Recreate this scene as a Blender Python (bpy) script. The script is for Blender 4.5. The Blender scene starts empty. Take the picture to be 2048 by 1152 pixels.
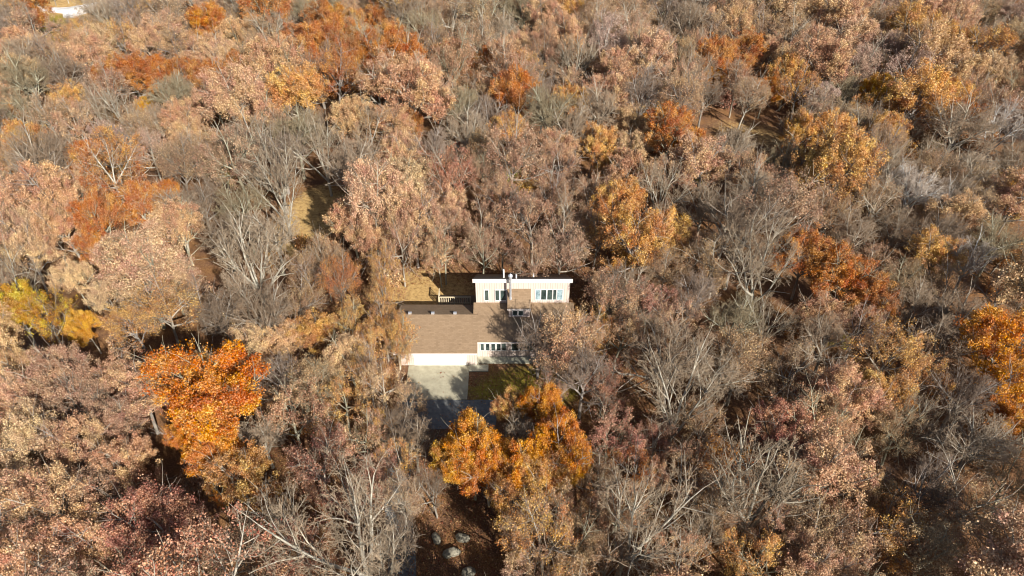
import bpy, math, random
import numpy as np
from mathutils import Vector, Matrix

# ------------------------------------------------------------------ camera, sky, sun, exposure
sc = bpy.context.scene
COL = sc.collection
CAM_H, PITCH, FPX = 49.8, 40.0, 1366.0
cam_d = bpy.data.cameras.new('camera')
cam_d.sensor_width = 36.0
cam_d.lens = 36.0 * FPX / 2048.0
cam_d.clip_start = 0.5
cam_d.clip_end = 3000
cam = bpy.data.objects.new('camera', cam_d)
cam.location = (0, 0, CAM_H)
cam.rotation_euler = (math.radians(90 - PITCH), 0, 0)
COL.objects.link(cam)
sc.camera = cam

SUN_EL, SUN_AZ = 31.5, 33.0     # elevation; degrees to the right of "straight behind the camera"
el, az = math.radians(SUN_EL), math.radians(SUN_AZ)
to_sun = Vector((math.sin(az) * math.cos(el), -math.cos(az) * math.cos(el), math.sin(el)))
world = bpy.data.worlds.new('World')
sc.world = world
world.use_nodes = True
wn = world.node_tree
wn.nodes.clear()
w_out = wn.nodes.new('ShaderNodeOutputWorld')
w_bg = wn.nodes.new('ShaderNodeBackground')
w_sky = wn.nodes.new('ShaderNodeTexSky')
w_sky.sky_type = 'NISHITA'
w_sky.sun_disc = False
w_sky.sun_elevation = el
w_sky.sun_rotation = math.atan2(to_sun.x, to_sun.y)
w_bg.inputs['Strength'].default_value = 0.060
wn.links.new(w_sky.outputs[0], w_bg.inputs['Color'])
wn.links.new(w_bg.outputs[0], w_out.inputs['Surface'])
sun_d = bpy.data.lights.new('sun', 'SUN')
sun_d.energy = 5.0
sun_d.angle = math.radians(0.5)
sun_d.color = (1.0, 0.93, 0.84)
sun = bpy.data.objects.new('sun', sun_d)
sun.rotation_euler = to_sun.to_track_quat('Z', 'Y').to_euler()
sun.location = (60, -60, 90)
COL.objects.link(sun)
sc.view_settings.view_transform = 'Standard'
sc.view_settings.look = 'None'
sc.view_settings.gamma = 1
sc.view_settings.exposure = 0.76
try:
    sc.cycles.pixel_filter_type = 'BLACKMAN_HARRIS'
    sc.cycles.filter_width = 1.05
    sc.cycles.max_bounces = 4
    sc.cycles.diffuse_bounces = 2
    sc.cycles.transmission_bounces = 2
    sc.cycles.transparent_max_bounces = 4
except Exception:
    pass

# ------------------------------------------------------------------ helpers
CT, ST = math.cos(math.radians(PITCH)), math.sin(math.radians(PITCH))

def at(u, v, z=0.0):
    """world point at height z seen at photo pixel (u, v)"""
    a, b = (u - 1024) / FPX, (v - 576) / FPX
    y, w = CT - b * ST, -ST - b * CT
    t = (z - CAM_H) / w
    return a * t, y * t

def proj(x, y, z):
    dep = y * CT - (z - CAM_H) * ST
    up = y * ST + (z - CAM_H) * CT
    return 1024 + FPX * x / dep, 576 - FPX * up / dep, dep

def sstep(a, b, x):
    t = min(1, max(0, (x - a) / (b - a)))
    return t * t * (3 - 2 * t)

def terrain(x, y):
    d = math.hypot((x + 1) / 16.0, (y - 48) / 14.0)
    k = sstep(1.0, 2.4, d)
    z = 0.8 * math.sin(x * 0.071 + 1.3) * math.cos(y * 0.058) + 0.5 * math.sin(x * 0.13 + y * 0.11)
    z -= 3.0 * sstep(25, 80, x) * (0.6 + 0.4 * math.sin(y * 0.05))
    return z * k

def node_mat(name, rough=0.9):
    m = bpy.data.materials.new(name)
    m.use_nodes = True
    nt = m.node_tree
    b = nt.nodes['Principled BSDF']
    b.inputs['Roughness'].default_value = rough
    b.inputs['Specular IOR Level'].default_value = 0.25
    return m, nt, b

def ramp(nt, fac, stops):
    r = nt.nodes.new('ShaderNodeValToRGB')
    e = r.color_ramp.elements
    while len(e) < len(stops):
        e.new(0.5)
    for i, (p, c) in enumerate(stops):
        e[i].position = p
        e[i].color = (*c, 1)
    nt.links.new(fac, r.inputs[0])
    return r.outputs[0]

def noise(nt, scale, detail=4, rough=0.6, coord='Object', stretch=None):
    tc = nt.nodes.new('ShaderNodeTexCoord')
    n = nt.nodes.new('ShaderNodeTexNoise')
    n.inputs['Scale'].default_value = scale
    n.inputs['Detail'].default_value = detail
    n.inputs['Roughness'].default_value = rough
    if stretch:
        mp = nt.nodes.new('ShaderNodeMapping')
        mp.inputs['Scale'].default_value = stretch
        nt.links.new(tc.outputs[coord], mp.inputs[0])
        nt.links.new(mp.outputs[0], n.inputs['Vector'])
    else:
        nt.links.new(tc.outputs[coord], n.inputs['Vector'])
    return n.outputs['Fac']

def mixc(nt, fac, a, b, mode='MIX'):
    m = nt.nodes.new('ShaderNodeMix')
    m.data_type = 'RGBA'
    m.blend_type = mode
    for sock, val in ((m.inputs[0], fac), (m.inputs[6], a), (m.inputs[7], b)):
        if isinstance(val, (int, float)):
            sock.default_value = val
        elif isinstance(val, tuple):
            sock.default_value = (*val, 1)
        else:
            nt.links.new(val, sock)
    return m.outputs[2]

def bump(nt, b, fac, strength=0.5, dist=0.05):
    n = nt.nodes.new('ShaderNodeBump')
    n.inputs['Strength'].default_value = strength
    n.inputs['Distance'].default_value = dist
    nt.links.new(fac, n.inputs['Height'])
    nt.links.new(n.outputs[0], b.inputs['Normal'])

def plain(name, c1, c2, scale, rough=0.85, detail=4, stretch=None, bmp=0.0):
    m, nt, b = node_mat(name, rough)
    f = noise(nt, scale, detail, stretch=stretch)
    nt.links.new(ramp(nt, f, [(0.3, c1), (0.7, c2)]), b.inputs['Base Color'])
    if bmp:
        bump(nt, b, f, bmp)
    return m

def mesh_obj(name, verts, faces, mat, parent=None, origin=None, smooth=False):
    me = bpy.data.meshes.new(name)
    if parent is not None and origin is None:
        origin = parent.location
    if origin is not None:
        verts = [(v[0] - origin[0], v[1] - origin[1], v[2] - origin[2]) for v in verts]
    me.from_pydata(verts, [], faces)
    me.materials.append(mat)
    if smooth:
        me.polygons.foreach_set('use_smooth', [True] * len(me.polygons))
    me.update()
    o = bpy.data.objects.new(name, me)
    COL.objects.link(o)
    if parent is not None:
        o.parent = parent
    elif origin is not None:
        o.location = origin
    return o

class MB:
    """collects simple solids; build() links them as one mesh"""
    def __init__(s):
        s.v, s.f = [], []
    def add(s, v, f):
        n = len(s.v)
        s.v += list(v)
        s.f += [tuple(i + n for i in q) for q in f]
        return s
    def box(s, x0, x1, y0, y1, z0, z1):
        return s.add([(x0, y0, z0), (x1, y0, z0), (x1, y1, z0), (x0, y1, z0), (x0, y0, z1), (x1, y0, z1), (x1, y1, z1), (x0, y1, z1)],
                     [(0, 3, 2, 1), (4, 5, 6, 7), (0, 1, 5, 4), (1, 2, 6, 5), (2, 3, 7, 6), (3, 0, 4, 7)])
    def prof(s, x0, x1, pts):
        """(y, z) outline extruded along x"""
        n = len(pts)
        v = [(x0, y, z) for y, z in pts] + [(x1, y, z) for y, z in pts]
        f = [tuple(range(n)), tuple(range(2 * n - 1, n - 1, -1))]
        f += [(i, i + n, (i + 1) % n + n, (i + 1) % n) for i in range(n)]
        return s.add(v, f)
    def cyl(s, x, y, z0, z1, r, n=12, r2=None):
        r2 = r if r2 is None else r2
        v = [(x + r * math.cos(6.2832 * i / n), y + r * math.sin(6.2832 * i / n), z0) for i in range(n)]
        v += [(x + r2 * math.cos(6.2832 * i / n), y + r2 * math.sin(6.2832 * i / n), z1) for i in range(n)]
        f = [tuple(range(n - 1, -1, -1)), tuple(range(n, 2 * n))]
        f += [(i, (i + 1) % n, (i + 1) % n + n, i + n) for i in range(n)]
        return s.add(v, f)
    def build(s, name, mat, parent=None, origin=None, smooth=False):
        return mesh_obj(name, s.v, s.f, mat, parent, origin, smooth)

def tag(o, label=None, cat=None, group=None, kind=None):
    if label: o['label'] = label
    if cat: o['category'] = cat
    if group: o['group'] = group
    if kind: o['kind'] = kind
    return o

def empty(name, loc, rz=0):
    o = bpy.data.objects.new(name, None)
    o.empty_display_size = 0.5
    o.location = loc
    o.rotation_euler = (0, 0, rz)
    COL.objects.link(o)
    return o

# ------------------------------------------------------------------ materials
# ground: brown leaf litter with straw coloured and green grass where the mesh says so
m_ground, nt, b = node_mat('leaf_litter', 1.0)
n1 = noise(nt, 9.0, 6, 0.75)
n2 = noise(nt, 0.35, 3, 0.6)
n3 = noise(nt, 2.2, 5, 0.7)
lit = ramp(nt, n1, [(0.3, (0.045, 0.026, 0.016)), (0.5, (0.17, 0.09, 0.05)), (0.72, (0.36, 0.20, 0.11))])
lit2 = ramp(nt, n1, [(0.3, (0.07, 0.035, 0.015)), (0.5, (0.24, 0.12, 0.05)), (0.72, (0.42, 0.24, 0.10))])
lit = mixc(nt, ramp(nt, n2, [(0.4, (0, 0, 0)), (0.6, (1, 1, 1))]), lit, lit2)
grs = ramp(nt, n3, [(0.3, (0.22, 0.125, 0.06)), (0.5, (0.50, 0.33, 0.13)), (0.75, (0.64, 0.46, 0.20))])
grn = ramp(nt, n3, [(0.3, (0.18, 0.13, 0.02)), (0.55, (0.32, 0.25, 0.04)), (0.75, (0.46, 0.30, 0.06))])
at1 = nt.nodes.new('ShaderNodeAttribute'); at1.attribute_name = 'straw'
at2 = nt.nodes.new('ShaderNodeAttribute'); at2.attribute_name = 'green'
def mask(a):
    ad = nt.nodes.new('ShaderNodeMath'); ad.operation = 'MULTIPLY_ADD'
    nt.links.new(n3, ad.inputs[0]); ad.inputs[1].default_value = 0.9
    nt.links.new(a.outputs['Fac'], ad.inputs[2])
    return ramp(nt, ad.outputs[0], [(0.62, (0, 0, 0)), (1.0, (1, 1, 1))])
c = mixc(nt, mask(at1), lit, grs)
c = mixc(nt, mask(at2), c, grn)
nt.links.new(c, b.inputs['Base Color'])
bump(nt, b, n1, 0.9, 0.12)

m_concrete = plain('pale_concrete', (0.29, 0.265, 0.19), (0.43, 0.40, 0.29), 1.6, 0.9, 8, bmp=0.1)
m_walk = plain('walk_concrete', (0.36, 0.36, 0.27), (0.48, 0.475, 0.37), 3.0, 0.9, 6)
m_asphalt = plain('grey_asphalt', (0.11, 0.12, 0.12), (0.20, 0.205, 0.20), 3.0, 0.9, 7, bmp=0.1)
m_gravel = plain('white_gravel', (0.55, 0.54, 0.52), (0.80, 0.79, 0.77), 0.6, 1.0, 8, bmp=0.2)
m_stone = plain('grey_stone', (0.15, 0.135, 0.10), (0.34, 0.32, 0.25), 2.0, 0.9, 8, bmp=0.6)
m_white = plain('white_paint', (0.78, 0.78, 0.78), (0.84, 0.84, 0.84), 2.0, 0.6)
m_trim = plain('cream_trim', (0.70, 0.63, 0.58), (0.76, 0.69, 0.63), 2.0, 0.7)
m_frame = plain('window_frame_paint', (0.70, 0.70, 0.68), (0.76, 0.76, 0.74), 3.0, 0.5)
m_metal = plain('galvanised_metal', (0.55, 0.57, 0.60), (0.72, 0.74, 0.77), 5.0, 0.35)
m_metal.node_tree.nodes['Principled BSDF'].inputs['Metallic'].default_value = 0.6
m_deck = plain('pale_deck_wood', (0.50, 0.42, 0.28), (0.64, 0.55, 0.38), 4.0, 0.8, stretch=(8, 1, 1))
m_deckfloor = plain('shade_darkened_deck_board', (0.13, 0.10, 0.07), (0.21, 0.17, 0.12), 4.0, 0.9, stretch=(1, 9, 1))  # floor boards painted darker to carry the deep shade beside the wing

# siding: vertical grooves
m_siding, nt, b = node_mat('vertical_siding', 0.85)
tc = nt.nodes.new('ShaderNodeTexCoord')
wv = nt.nodes.new('ShaderNodeTexWave'); wv.bands_direction = 'X'; wv.inputs['Scale'].default_value = 1.3
wv.inputs['Distortion'].default_value = 0.0
nt.links.new(tc.outputs['Object'], wv.inputs['Vector'])
g = ramp(nt, wv.outputs['Fac'], [(0.0, (0.40, 0.32, 0.28)), (0.12, (0.62, 0.52, 0.46))])
f = noise(nt, 1.2, 5)
nt.links.new(mixc(nt, 0.35, g, ramp(nt, f, [(0.3, (0.80, 0.78, 0.76)), (0.7, (1, 1, 1))]), 'MULTIPLY'), b.inputs['Base Color'])

# shingles: brick texture with tone differences and darker courses
m_roof, nt, b = node_mat('brown_shingles', 0.95)
tc = nt.nodes.new('ShaderNodeTexCoord')
br = nt.nodes.new('ShaderNodeTexBrick')
br.inputs['Scale'].default_value = 1.0
br.inputs['Brick Width'].default_value = 0.32
br.inputs['Row Height'].default_value = 0.14
br.inputs['Mortar Size'].default_value = 0.008
br.inputs['Color1'].default_value = (0.225, 0.155, 0.095, 1)
br.inputs['Color2'].default_value = (0.270, 0.190, 0.120, 1)
br.inputs['Mortar'].default_value = (0.20, 0.138, 0.085, 1)
nt.links.new(tc.outputs['Object'], br.inputs['Vector'])
f = noise(nt, 0.7, 5, 0.7)
f2 = noise(nt, 1.0, 2, 0.5, stretch=(0.9, 7.0, 1))
c = mixc(nt, 1.0, br.outputs['Color'], ramp(nt, f, [(0.3, (0.94, 0.94, 0.94)), (0.7, (1.05, 1.05, 1.04))]), 'MULTIPLY')
c = mixc(nt, 1.0, c, ramp(nt, f2, [(0.27, (0.62, 0.62, 0.64)), (0.34, (1, 1, 1))]), 'MULTIPLY')
nt.links.new(c, b.inputs['Base Color'])

m_glass, nt, b = node_mat('dark_window_glass', 0.08)
b.inputs['Specular IOR Level'].default_value = 0.6
nt.links.new(ramp(nt, noise(nt, 1.3, 3), [(0.35, (0.02, 0.03, 0.03)), (0.65, (0.07, 0.10, 0.09))]), b.inputs['Base Color'])
m_glass2, nt, b = node_mat('pale_blue_glass', 0.15)  # pane colour mottled in pale blue-grey
nt.links.new(ramp(nt, noise(nt, 2.3, 3), [(0.35, (0.16, 0.24, 0.27)), (0.65, (0.40, 0.52, 0.56))]), b.inputs['Base Color'])

def leaf_material():
    m = bpy.data.materials.new('autumn_leaf')
    m.use_nodes = True
    nt = m.node_tree
    nt.nodes.clear()
    L = nt.links
    out = nt.nodes.new('ShaderNodeOutputMaterial')
    oi = nt.nodes.new('ShaderNodeObjectInfo')
    ac = nt.nodes.new('ShaderNodeAttribute'); ac.attribute_name = 'clump'
    al = nt.nodes.new('ShaderNodeAttribute'); al.attribute_name = 'leaf'
    def math_n(op, a, b_, c_=None):
        n = nt.nodes.new('ShaderNodeMath'); n.operation = op
        for i, q in enumerate((a, b_, c_)):
            if q is None: continue
            if isinstance(q, (int, float)): n.inputs[i].default_value = q
            else: L.new(q, n.inputs[i])
        return n.outputs[0]
    hs = nt.nodes.new('ShaderNodeHueSaturation')
    # hue swing: clump value * object alpha, plus a little per leaf
    h = math_n('SUBTRACT', ac.outputs['Fac'], 0.5)
    h = math_n('MULTIPLY', h, math_n('MULTIPLY', oi.outputs['Alpha'], 0.10))
    h = math_n('ADD', h, math_n('MULTIPLY_ADD', al.outputs['Fac'], 0.024, 0.488))
    L.new(h, hs.inputs['Hue'])
    v = math_n('MULTIPLY_ADD', al.outputs['Fac'], 0.75, 0.58)
    v = math_n('MULTIPLY', v, math_n('MULTIPLY_ADD', ac.outputs['Fac'], 0.35, 0.85))
    L.new(v, hs.inputs['Value'])
    L.new(math_n('MULTIPLY_ADD', al.outputs['Fac'], -0.30, 1.18), hs.inputs['Saturation'])
    lb = nt.nodes.new('ShaderNodeAttribute'); lb.attribute_name = 'lobe'
    # one limb of a tree turns or dries ahead of another
    dry = mixc(nt, 0.6, oi.outputs['Color'], (0.46, 0.32, 0.19))
    L.new(mixc(nt, math_n('MULTIPLY', lb.outputs['Fac'], 0.6), oi.outputs['Color'], dry), hs.inputs['Color'])
    df = nt.nodes.new('ShaderNodeBsdfDiffuse')
    tr = nt.nodes.new('ShaderNodeBsdfTranslucent')
    mx = nt.nodes.new('ShaderNodeMixShader'); mx.inputs[0].default_value = 0.22
    L.new(hs.outputs[0], df.inputs[0]); L.new(hs.outputs[0], tr.inputs[0])
    L.new(df.outputs[0], mx.inputs[1]); L.new(tr.outputs[0], mx.inputs[2])
    L.new(mx.outputs[0], out.inputs[0])
    return m

def bark_material():
    m = bpy.data.materials.new('grey_bark')
    m.use_nodes = True
    nt = m.node_tree
    nt.nodes.clear()
    out = nt.nodes.new('ShaderNodeOutputMaterial')
    df = nt.nodes.new('ShaderNodeBsdfDiffuse')
    oi = nt.nodes.new('ShaderNodeObjectInfo')
    f = noise(nt, 2.5, 4, 0.7, stretch=(1, 1, 0.25))
    tw = nt.nodes.new('ShaderNodeAttribute'); tw.attribute_name = 'twig'
    cc = mixc(nt, tw.outputs['Fac'], oi.outputs['Color'], mixc(nt, 1.0, oi.outputs['Color'], (0.92, 0.76, 0.64), 'MULTIPLY'))
    c = mixc(nt, 1.0, cc, ramp(nt, f, [(0.32, (0.50, 0.48, 0.46)), (0.5, (0.9, 0.9, 0.9)), (0.7, (1.25, 1.25, 1.2))]), 'MULTIPLY')
    nt.links.new(c, df.inputs[0])
    nt.links.new(df.outputs[0], out.inputs[0])
    return m
m_leaf, m_bark = leaf_material(), bark_material()

# ------------------------------------------------------------------ ground, drive, road
rng = np.random.default_rng(11)
random.seed(5)
def blob(x, y, cx, cy, rx, ry):
    return max(0.0, 1.0 - ((x - cx) / rx) ** 2 - ((y - cy) / ry) ** 2)

def straw_amt(x, y):
    return max(blob(x, y, -10, 59, 7.5, 4.5) * 1.0, blob(x, y, -26, 73, 5, 11) * 1.2, blob(x, y, -99, 158, 14, 16) * 1.6,
               blob(x, y, 38, 98, 9, 7) * 0.45, blob(x, y, -80, 140, 12, 8) * 1.0)
def green_amt(x, y):
    return max(blob(x, y, 1.5, 44.0, 6.6, 2.9) * 1.3, blob(x, y, -96, 151, 9, 4) * 0.9)

gx = np.concatenate([np.arange(-400, -140, 20), np.arange(-140, 140, 2.0), np.arange(140, 401, 20)])
gy = np.concatenate([np.arange(-60, 10, 10), np.arange(10, 190, 2.0), np.arange(190, 700, 20)])
gv = [(x, y, terrain(x, y)) for y in gy for x in gx]
nx = len(gx)
gf = [(j * nx + i, j * nx + i + 1, (j + 1) * nx + i + 1, (j + 1) * nx + i) for j in range(len(gy) - 1) for i in range(nx - 1)]
ground = mesh_obj('ground', gv, gf, m_ground, smooth=True)
ground['kind'] = 'structure'
for nm, fn in (('straw', straw_amt), ('green', green_amt)):
    a = ground.data.attributes.new(nm, 'FLOAT', 'POINT')
    a.data.foreach_set('value', [fn(p[0], p[1]) for p in gv])

def sheet(name, pts, mat, dz, sub=1.0, jag=0.0, solid=0.0):
    """closed outline laid over the terrain as a thin solid"""
    out = []
    n = len(pts)
    for i in range(n):
        x0, y0 = pts[i]; x1, y1 = pts[(i + 1) % n]
        k = max(1, int(math.hypot(x1 - x0, y1 - y0) / sub))
        for q in range(k):
            t = q / k
            out.append((x0 + (x1 - x0) * t + random.uniform(-jag, jag), y0 + (y1 - y0) * t + random.uniform(-jag, jag)))
    top = [(x, y, terrain(x, y) + dz) for x, y in out]
    v = top + [(x, y, z - 0.15) for x, y, z in top]
    m = len(out)
    f = [tuple(range(m))] + [(i, i + m, (i + 1) % m + m, (i + 1) % m) for i in range(m)]
    o = mesh_obj(name, v, f, mat)
    o['kind'] = 'structure'
    return o
sheet('driveway', [(-10.3, 47.33), (-10.3, 42.85), (-4.25, 42.85), (-4.25, 47.33)], m_concrete, 0.05)
sheet('road', [(-10.9, 42.8), (-11.4, 39.0), (-11.4, 36.5), (-10.6, 32), (-9.6, 27), (-8.6, 20), (-6.4, 20), (-7.4, 27), (-8.4, 32), (-8.9, 36.5), (-8.3, 39.3), (-1.5, 39.6), (-1.3, 42.8)],
      m_asphalt, 0.03, 1.5, 0.06)
sheet('gravel_lot', [(-106, 154.5), (-99.5, 154.6), (-97.6, 152.0), (-95.6, 152.2), (-94.8, 155.5), (-91.5, 158.5), (-88, 161), (-92, 164.5), (-97.5, 161.5), (-101, 158.6), (-106, 156.8)],
      m_gravel, 0.08, 1.0, 0.25)
MB().box(-3.49, 2.6, 47.55, 48.38, 0.0, 0.16).box(-4.24, -2.35, 46.45, 47.32, 0.0, 0.12).build('front_path', m_walk)['kind'] = 'structure'

# ------------------------------------------------------------------ the house
HX = (-2.0, 50.0, 0.0)
house = empty('house', HX)
tag(house, 'pinkish cream split-level house with brown shingle roofs in the middle of the wood', 'house')
TN = math.tan(math.radians(22.6))
def zr(y): return 2.127 + (y - 46.89) * TN          # main roof plane
GL = -11.6
# walls
w = MB()
w.prof(GL + 0.3, -3.5, [(47.34, 0), (53.1, 0), (53.1, 2.55), (50.76, 3.60), (47.34, 2.15)])
w.build('wall', m_siding, house)
w = MB()
w.prof(-3.497, 6.0, [(48.4, 0), (52.2, 0), (52.2, 4.1), (48.4, 2.60)])
w.build('wall', m_siding, house)
w = MB()
w.prof(-3.62, 5.75, [(52.0, 0), (58.6, 0), (58.6, 2.30), (52.0, 7.05)])
w.build('wall', m_siding, house)
w = MB()
w.prof(-0.33, 1.78, [(50.51, 3.4), (52.0, 4.0), (52.0, 5.93), (50.51, 4.87)])
w.build('wall', m_siding, house)
# roofs as thick slabs
t = 0.14
MB().prof(GL, -3.40, [(46.89, zr(46.89) - t), (50.76, zr(50.76) - t), (53.55, 2.60 - t), (53.55, 2.60), (50.76, zr(50.76)), (46.89, zr(46.89))]).build('roof', m_roof, house)
MB().prof(-3.397, 6.25, [(47.98, zr(47.98) - t), (52.0, zr(52.0) - t), (52.0, zr(52.0)), (47.98, zr(47.98))]).build('roof', m_roof, house)
MB().prof(-3.88, -3.40, [(50.9, zr(50.9) - t), (52.0, zr(52.0) - t), (52.0, zr(52.0)), (50.9, zr(50.9))]).build('roof', m_roof, house)
wing_roof = MB().prof(-3.87, 5.95, [(51.66, 7.42), (59.0, 2.12), (59.0, 2.30), (51.66, 7.60)]).build('roof', m_roof, house)
MB().prof(-0.45, 1.88, [(50.33, 4.76), (52.0, 5.95), (52.0, 6.07), (50.33, 4.88)]).build('roof', m_roof, house)
MB().box(GL, -3.4, 46.86, 46.888, 1.93, 2.12).build('fascia', m_trim, house)
MB().box(-3.40, 6.25, 47.95, 47.978, 2.38, 2.57).build('fascia', m_trim, house)
MB().box(-3.87, 5.95, 51.62, 51.657, 7.14, 7.60).build('fascia', m_trim, house)
MB().box(-0.45, 1.88, 50.30, 50.328, 4.70, 4.87).build('fascia', m_trim, house)
MB().box(-3.62, 5.75, 51.66, 51.997, 7.10, 7.13).build('soffit', m_trim, house)
# garage door with panel grooves
gd = MB()
for i in range(4):
    for k in range(8):
        x0 = -9.62 + k * 0.635
        gd.box(x0, x0 + 0.629, 47.29, 47.337, 0.05 + i * 0.465, 0.05 + i * 0.465 + 0.459)
gd.build('garage_door', m_white, house)
fr = MB().box(-9.74, -9.625, 47.28, 47.337, 0.05, 2.03).box(-4.53, -4.42, 47.28, 47.337, 0.05, 2.03).box(-9.74, -4.42, 47.28, 47.337, 1.915, 2.03)
fr.build('door_frame', m_trim, house)

def window(x0, x1, z0, z1, y, glass=m_glass, fw=0.06, mull=()):
    f_ = MB()
    f_.box(x0 - fw, x0, y - 0.05, y - 0.002, z0 - fw, z1 + fw).box(x1, x1 + fw, y - 0.05, y - 0.002, z0 - fw, z1 + fw)
    f_.box(x0, x1, y - 0.05, y - 0.002, z1, z1 + fw).box(x0, x1, y - 0.06, y - 0.002, z0 - fw, z0)
    for mx in mull:
        f_.box(mx - 0.02, mx + 0.02, y - 0.045, y - 0.002, z0, z1)
    fo = f_.build('window', m_frame, house)
    p = MB().box(x0, x1, y - 0.025, y - 0.006, z0, z1).build('pane', glass, None, origin=HX)
    p.location = (0, 0, 0); p.parent = fo
window(-2.72, -2.36, 4.58, 5.90, 52.0)
window(-1.66, -1.29, 4.58, 5.90, 52.0)
window(-1.16, -0.62, 4.58, 5.90, 52.0)
window(2.36, 2.80, 4.66, 5.95, 52.0, m_glass2)
window(2.92, 3.42, 4.66, 5.95, 52.0)
window(3.54, 4.02, 4.66, 5.95, 52.0)
window(4.12, 4.42, 4.66, 5.95, 52.0)
window(4.52, 5.05, 4.66, 5.95, 52.0, m_glass2)
window(0.10, 0.50, 3.92, 4.48, 50.51)
window(0.66, 1.08, 3.92, 4.48, 50.51)
for x0, x1 in ((-3.13, -2.81), (-2.60, -2.24), (-2.06, -1.68), (-1.52, -1.16), (-1.00, -0.62), (0.0, 0.62), (0.78, 1.14), (1.29, 1.66), (1.82, 2.20), (3.4, 4.2), (4.4, 5.2)):
    window(x0, x1, 1.05, 2.02, 48.4)
# flue, vents
fl = MB().cyl(-0.15, 51.2, 5.3, 7.9, 0.11).cyl(-0.15, 51.2, 7.9, 8.25, 0.14, 12, 0.14).cyl(-0.15, 51.2, 8.30, 8.42, 0.24, 12, 0.24).cyl(-0.15, 51.2, 8.42, 8.62, 0.22, 12, 0.05)
fl.cyl(-0.15, 51.2, 5.3, 5.62, 0.17, 12, 0.13).build('chimney_flue', m_metal, house)
MB().box(-0.19, -0.11, 51.31, 51.62, 7.28, 7.34).build('flue_bracket', m_metal, house)
for x, y, z0, h in ((-0.83, 53.2, 6.4, 1.15), (0.42, 52.5, 6.8, 0.65), (2.2, 54.5, 5.3, 0.7)):
    MB().cyl(x, y, z0, z0 + h, 0.075, 10).build('vent_pipe', m_white, house)
for x in (-10.25, -7.95, -5.72):
    MB().prof(x - 0.16, x + 0.16, [(50.78, 3.68), (51.12, 3.55), (51.12, 3.82), (50.98, 3.92), (50.80, 3.90)]).build('roof_vent', m_metal, house)
# chimney box on the right roof plus gutter and wall lamp
MB().box(GL, -3.4, 46.78, 46.858, 2.00, 2.09).build('gutter', m_trim, house)
# back deck and its railing
dk = MB().box(-8.0, -3.63, 56.0, 57.5, 0.35, 0.5)
for x in (-7.8, -5.9, -4.0):
    for y in (56.2, 57.3):
        dk.box(x - 0.07, x + 0.07, y - 0.07, y + 0.07, -0.1, 0.349)
deck = dk.build('deck', m_deckfloor, house)
r = MB()
Z0 = 0.5
r.box(-8.0, -4.45, 56.0, 56.09, Z0 + 0.93, Z0 + 1.02).box(-8.0, -4.45, 56.02, 56.07, Z0 + 0.10, Z0 + 0.17)
x = -7.9
while x < -4.4:
    r.box(x, x + 0.07, 56.10, 56.14, Z0 + 0.05, Z0 + 0.93); x += 0.235
for x in (-8.0, -6.3, -4.56):
    r.box(x, x + 0.11, 55.97, 56.0, Z0 - 0.3, Z0 + 1.0)
r.box(-8.02, -7.93, 56.15, 57.5, Z0 + 0.93, Z0 + 1.02)
y = 56.3
while y < 57.4:
    r.box(-8.0, -7.95, y, y + 0.06, Z0 + 0.0, Z0 + 0.93); y += 0.25
ro = r.build('railing', m_deck, None, origin=HX)
ro.location = (0, 0, 0); ro.parent = deck

# ------------------------------------------------------------------ boulders
def boulder(x, y, rx, ry, rz, seed, label, rot=0.3):
    import bmesh
    bm = bmesh.new()
    bmesh.ops.create_icosphere(bm, subdivisions=4, radius=1.0)
    rr = random.Random(seed)
    fr_ = [(Vector((rr.gauss(0, 1), rr.gauss(0, 1), rr.gauss(0, 1))).normalized(), rr.uniform(0.72, 0.95)) for _ in range(11)]
    for v in bm.verts:
        for n_, d_ in fr_:
            k = v.co.dot(n_)
            if k > d_: v.co -= n_ * (k - d_) * 0.92
        v.co += v.co * (0.03 * math.sin(v.co.x * 7 + seed) * math.sin(v.co.y * 9) + 0.02 * math.sin(v.co.z * 15 + v.co.x * 11))
        v.co = Vector((v.co.x * rx, v.co.y * ry, v.co.z * rz))
    me = bpy.data.meshes.new('boulder'); bm.to_mesh(me); bm.free()
    me.materials.append(m_stone)
    me.polygons.foreach_set('use_smooth', [True] * len(me.polygons))
    o = bpy.data.objects.new('boulder', me)
    o.location = (x, y, terrain(x, y) + rz * 0.2); o.rotation_euler = (0.1, 0.05, rot)
    COL.objects.link(o)
    return tag(o, label, 'boulder', 'boulders on the leaf litter')
boulder(-4.65, 27.3, 0.74, 0.46, 0.40, 3, 'largest pale boulder at the middle of the bottom edge on brown leaves', 0.35)
boulder(-5.95, 28.5, 0.36, 0.55, 0.36, 5, 'long pale boulder just behind and left of the largest boulder', 0.5)
boulder(-3.9, 28.6, 0.6, 0.42, 0.32, 8, 'shaded boulder just behind and right of the largest boulder', -0.2)
boulder(-3.3, 25.7, 0.6, 0.42, 0.32, 12, 'shaded boulder at the very bottom edge, right of the largest boulder', 0.1)

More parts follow.
